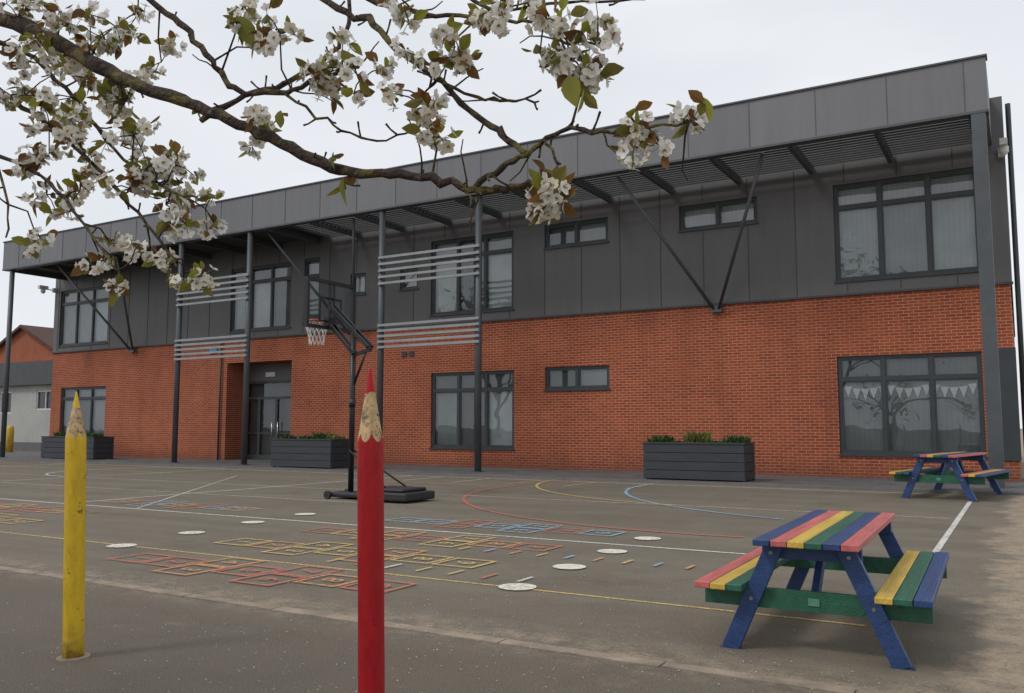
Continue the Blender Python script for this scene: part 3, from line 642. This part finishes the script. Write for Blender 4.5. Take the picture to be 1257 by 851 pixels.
def flower(c_,nrm,r_):
    nrm=nrm.normalized();a=Vector((0,0,1)) if abs(nrm.z)<.9 else Vector((1,0,0));x=nrm.cross(a).normalized();y=nrm.cross(x);ph=random.random()*6.28;cup=random.uniform(.1,.7)
    m_=0 if random.random()<.75 else 1
    for k in range(5):
        A=ph+k*1.2566+random.uniform(-.1,.1);u=x*math.cos(A)+y*math.sin(A);v=nrm.cross(u)
        r2=r_*random.uniform(.85,1.1)
        p0=c_;p1=c_+u*r2*.62+v*r2*.46+nrm*r2*cup*.45;p2=c_+u*r2*.98+v*r2*.2+nrm*r2*cup*.75;p3=c_+u*r2*.98-v*r2*.2+nrm*r2*cup*.75;p4=c_+u*r2*.62-v*r2*.46+nrm*r2*cup*.45
        pm=c_+u*r2*.6+nrm*r2*cup*.3
        fl.face([p0,p1,p2,pm],m_,True);fl.face([p0,pm,p3,p4],m_,True);fl.face([pm,p2,p3],m_,True)
    fl.face([c_+nrm*.0022+(x*math.cos(t)+y*math.sin(t))*r_*.20 for t in(0,1.05,2.1,3.14,4.2,5.24)],2)
    for k in range(4):
        A=random.random()*6.28;u=x*math.cos(A)+y*math.sin(A);tp=c_+nrm*r_*.5+u*r_*.28;w_=y*.0006
        fl.face([c_-w_,c_+w_,tp+w_,tp-w_],3);fl.face([tp-x*.0009-y*.0009,tp+x*.0009-y*.0009,tp+x*.0009+y*.0009,tp-x*.0009+y*.0009],2)
def leaf(c_,d,L,m_):
    d=d.normalized();a=Vector((random.gauss(0,1),random.gauss(0,1),random.gauss(0,1))).normalized();s_=d.cross(a).normalized();n_=d.cross(s_)
    W_=L*.29;dr_=random.uniform(-.2,.3)
    prof=[(0,.0),(.15,.55),(.4,1),(.65,.85),(.85,.4),(1,0)]
    pl=[];pr=[];pc=[]
    for t,w_ in prof:
        cc=c_+d*L*t+Vector((0,0,-1))*L*.35*t*t*abs(dr_)*2;pc.append(cc);pl.append(cc+s_*W_*w_+n_*W_*w_*.4);pr.append(cc-s_*W_*w_+n_*W_*w_*.4)
    for i in range(5):
        if i==0: lf.face([pc[0],pl[1],pc[1]],m_,True);lf.face([pc[0],pc[1],pr[1]],m_,True)
        elif i==4: lf.face([pc[4],pl[4],pc[5]],m_,True);lf.face([pc[4],pc[5],pr[4]],m_,True)
        else: lf.face([pc[i],pl[i],pl[i+1],pc[i+1]],m_,True);lf.face([pc[i],pc[i+1],pr[i+1],pr[i]],m_,True)
def cluster(c_,R_,dens=1.0,sz=.0150,step=.0130):
    near=min(nodes,key=lambda q:(q-c_).length)
    if (near-c_).length>.02:
        md=(near+c_)/2+Vector((random.gauss(0,.01),random.gauss(0,.01),random.gauss(.01,.01)));tm.tube([near,md,c_],[.0028,.0022,.0018],5)
    nu=max(2,int(R_/step))
    for _ in range(nu):
        o=c_+Vector([random.gauss(0,R_*.47) for _ in range(3)])
        tm.tube([c_,(c_+o)/2+Vector((0,0,.006)),o],[.0018,.0016,.0014],4)
        for k in range(max(3,int(random.uniform(5,8.5)*dens))):
            d=Vector((random.gauss(0,1),random.gauss(0,1),random.gauss(-.35,.8))).normalized();q=o+d*random.uniform(.014,.03)
            flower(q,(d+Vector([random.gauss(0,.35) for _ in range(3)])),sz*random.uniform(.8,1.12))
            t=Vector((.0006,.0006,0));fl.face([o-t,o+t,q+t,q-t],3)
        for k in range(random.choice([3,4,4,5])):
            dd_=Vector((random.gauss(0,1),random.gauss(-.3,1),random.gauss(.1,.9))).normalized()
            leaf(o+dd_*random.uniform(0,.018),dd_,random.uniform(.024,.046),random.choice([0,0,1,1,2]))
for x,y,z,r_ in CL: cluster(Vector((x,y,z)),r_*.92)
for x,y,z,r_ in CL[:18]:
    if random.random()<.5: cluster(Vector((x+random.gauss(0,.06),y+random.uniform(0,.25),z+random.gauss(0,.05))),.045)
for x in(-1.62,-1.12,-.86): cluster(Vector((x,1.5+random.gauss(0,.05),2.2+.02*random.random()-(x+1.6)*.07)),.03)
for x,y,z,r_ in [(-1.51,1.32,2.15,.042),(-1.23,1.38,1.75,.034),(-.68,1.36,1.85,.036),(-.65,1.36,1.83,.026),(-.55,1.36,1.78,.026),(-.42,1.33,1.76,.024),(-1.25,1.37,1.82,.022),(-1.92,1.28,2.08,.045),(-1.39,1.35,1.93,.024),(-1.63,1.32,1.98,.016)]:
    leaf(Vector((x,y,z+r_)),Vector((random.gauss(0,.3),random.gauss(0,.3),-1)),r_*1.8,2);leaf(Vector((x,y,z+r_*.6)),Vector((random.gauss(0,1),random.gauss(0,1),-.5)),r_*1.4,1);leaf(Vector((x,y,z+r_*.6)),Vector((random.gauss(0,1),random.gauss(0,1),.3)),r_*1.4,0)
for t in tips[:34]:
    nodes.append(t);cluster(t,.06,.8,.02,.03)
tm.build('trunk_and_branches',CT,[BARK])
fl.build('blossom',CT,[leafmat('petal_white',(.90,.88,.85),(.80,.78,.73),.35),leafmat('petal_cream',(.80,.76,.64),(.64,.57,.44),.35),simple('anther',(.38,.30,.10),bst=0),simple('pedicel',(.16,.20,.06),bst=0)])
lf.build('leaves',CT,[leafmat('leaf_bronze',(.22,.11,.03),(.14,.07,.022),.45),leafmat('leaf_olive',(.23,.20,.038),(.14,.125,.025),.45),leafmat('leaf_green',(.30,.29,.04),(.19,.20,.03),.5)])
fp=MB()
for _ in range(2000):
    x=random.gauss(-3.2,1.9);y=random.gauss(3.0,1.4) if random.random()<.6 else random.uniform(2,7.5);a=random.random()*6.28;s_=random.uniform(.003,.007)
    u=Vector((math.cos(a),math.sin(a),0))*s_;v=Vector((-math.sin(a),math.cos(a),0))*s_*.7;c_=Vector((x,y,.0145))
    fp.face([c_-u,c_-v,c_+u+Vector((0,0,.002)),c_+v],0 if random.random()<.65 else 1)
fp.build('fallen_petals',None,[simple('petal_fallen',(.62,.58,.50),bst=0),simple('leaf_litter',(.12,.08,.04),bst=0)])
gv=MB()
for _ in range(1600):
    if random.random()<.5: x=random.uniform(-9,0);y=4.58+random.gauss(0,.16)
    else: x=random.gauss(-.05,.22);y=random.uniform(3,14)
    s_=random.uniform(.003,.010);a=random.random()*6.28
    P=[Vector((x+math.cos(a+q*1.57)*s_*random.uniform(.7,1.2),y+math.sin(a+q*1.57)*s_*random.uniform(.7,1.2),.002)) for q in range(4)];T_=Vector((x,y,.002+s_*.8))
    for q in range(4): gv.face([P[q],P[(q+1)%4],T_],0)
gv.build('loose_grit',None,[simple('grit',(.34,.29,.23),(.18,.15,.12),bst=0,sc=20)])
# ------------------------------------------------------------------ trees behind the viewer (seen in window reflections)
GRN=simple('spring_leaves',(.07,.09,.03),(.04,.06,.02),bst=0)
for (x,y,h) in((-13.5,-32,5.6),(-46,-30,5.0)):
    e=E('broadleaf_tree',(x,y,0));m=MB();tp=[];m.tube([(x,y,-.1),(x+.1,y,1.5),(x,y+.1,3)],[.32,.26,.22],12)
    for k in range(4): grow(m,Vector((x,y,2.6)),Vector((random.gauss(0,.4),random.gauss(0,.4),1)).normalized(),h,.16,4,tp,.45)
    m.build('trunk',e,[BARK]);l=MB()
    for t in tp:
        for _ in range(6):
            c_=t+Vector([random.gauss(0,.5) for _ in range(3)]);u=Vector([random.gauss(0,.12) for _ in range(3)]);v=Vector([random.gauss(0,.12) for _ in range(3)]);l.face([c_-u,c_-v,c_+u,c_+v])
    l.build('crown',e,[GRN])
# ------------------------------------------------------------------ world, sun, camera
W_=bpy.data.worlds.new('World');S.world=W_;W_.use_nodes=True;nt=W_.node_tree;bg=nt.nodes['Background']
sky=N(nt,'ShaderNodeTexSky');sky.sky_type='NISHITA';sky.sun_disc=False;sky.sun_elevation=math.radians(48);sky.sun_rotation=math.radians(215)
hsv=N(nt,'ShaderNodeHueSaturation');hsv.inputs['Saturation'].default_value=.3;nt.links.new(sky.outputs[0],hsv.inputs['Color'])
g=N(nt,'ShaderNodeTexCoord').outputs['Generated']
mp=N(nt,'ShaderNodeMapping');mp.inputs['Scale'].default_value=(1,1,2.6);nt.links.new(g,mp.inputs[0])
cn=noise(nt,mp.outputs[0],1.6,4,.5,.3,.7)
cloud=mix(nt,cn,(6.3,6.65,7.25),(8.2,8.4,8.75))
nt.links.new(mix(nt,.88,hsv.outputs[0],cloud),bg.inputs[0]);bg.inputs[1].default_value=.115
sl_=bpy.data.lights.new('sun','SUN');sl_.energy=1.15;sl_.angle=math.radians(12);sl_.color=(1,.965,.92);so=bpy.data.objects.new('sun',sl_);COL.objects.link(so)
sd=Vector((-.55,-.85,1.1));so.rotation_euler=sd.to_track_quat('Z','Y').to_euler();so.location=(0,0,20)
cam=bpy.data.cameras.new('camera');co=bpy.data.objects.new('camera',cam);COL.objects.link(co)
cam.sensor_width=36;cam.lens=30.36;cam.clip_end=3000;cam.clip_start=.05
co.location=(0,0,1.25);co.rotation_euler=(math.radians(90+5.34),0,math.radians(30.42));S.camera=co
S.view_settings.view_transform='Standard';S.view_settings.look='None';S.view_settings.exposure=0
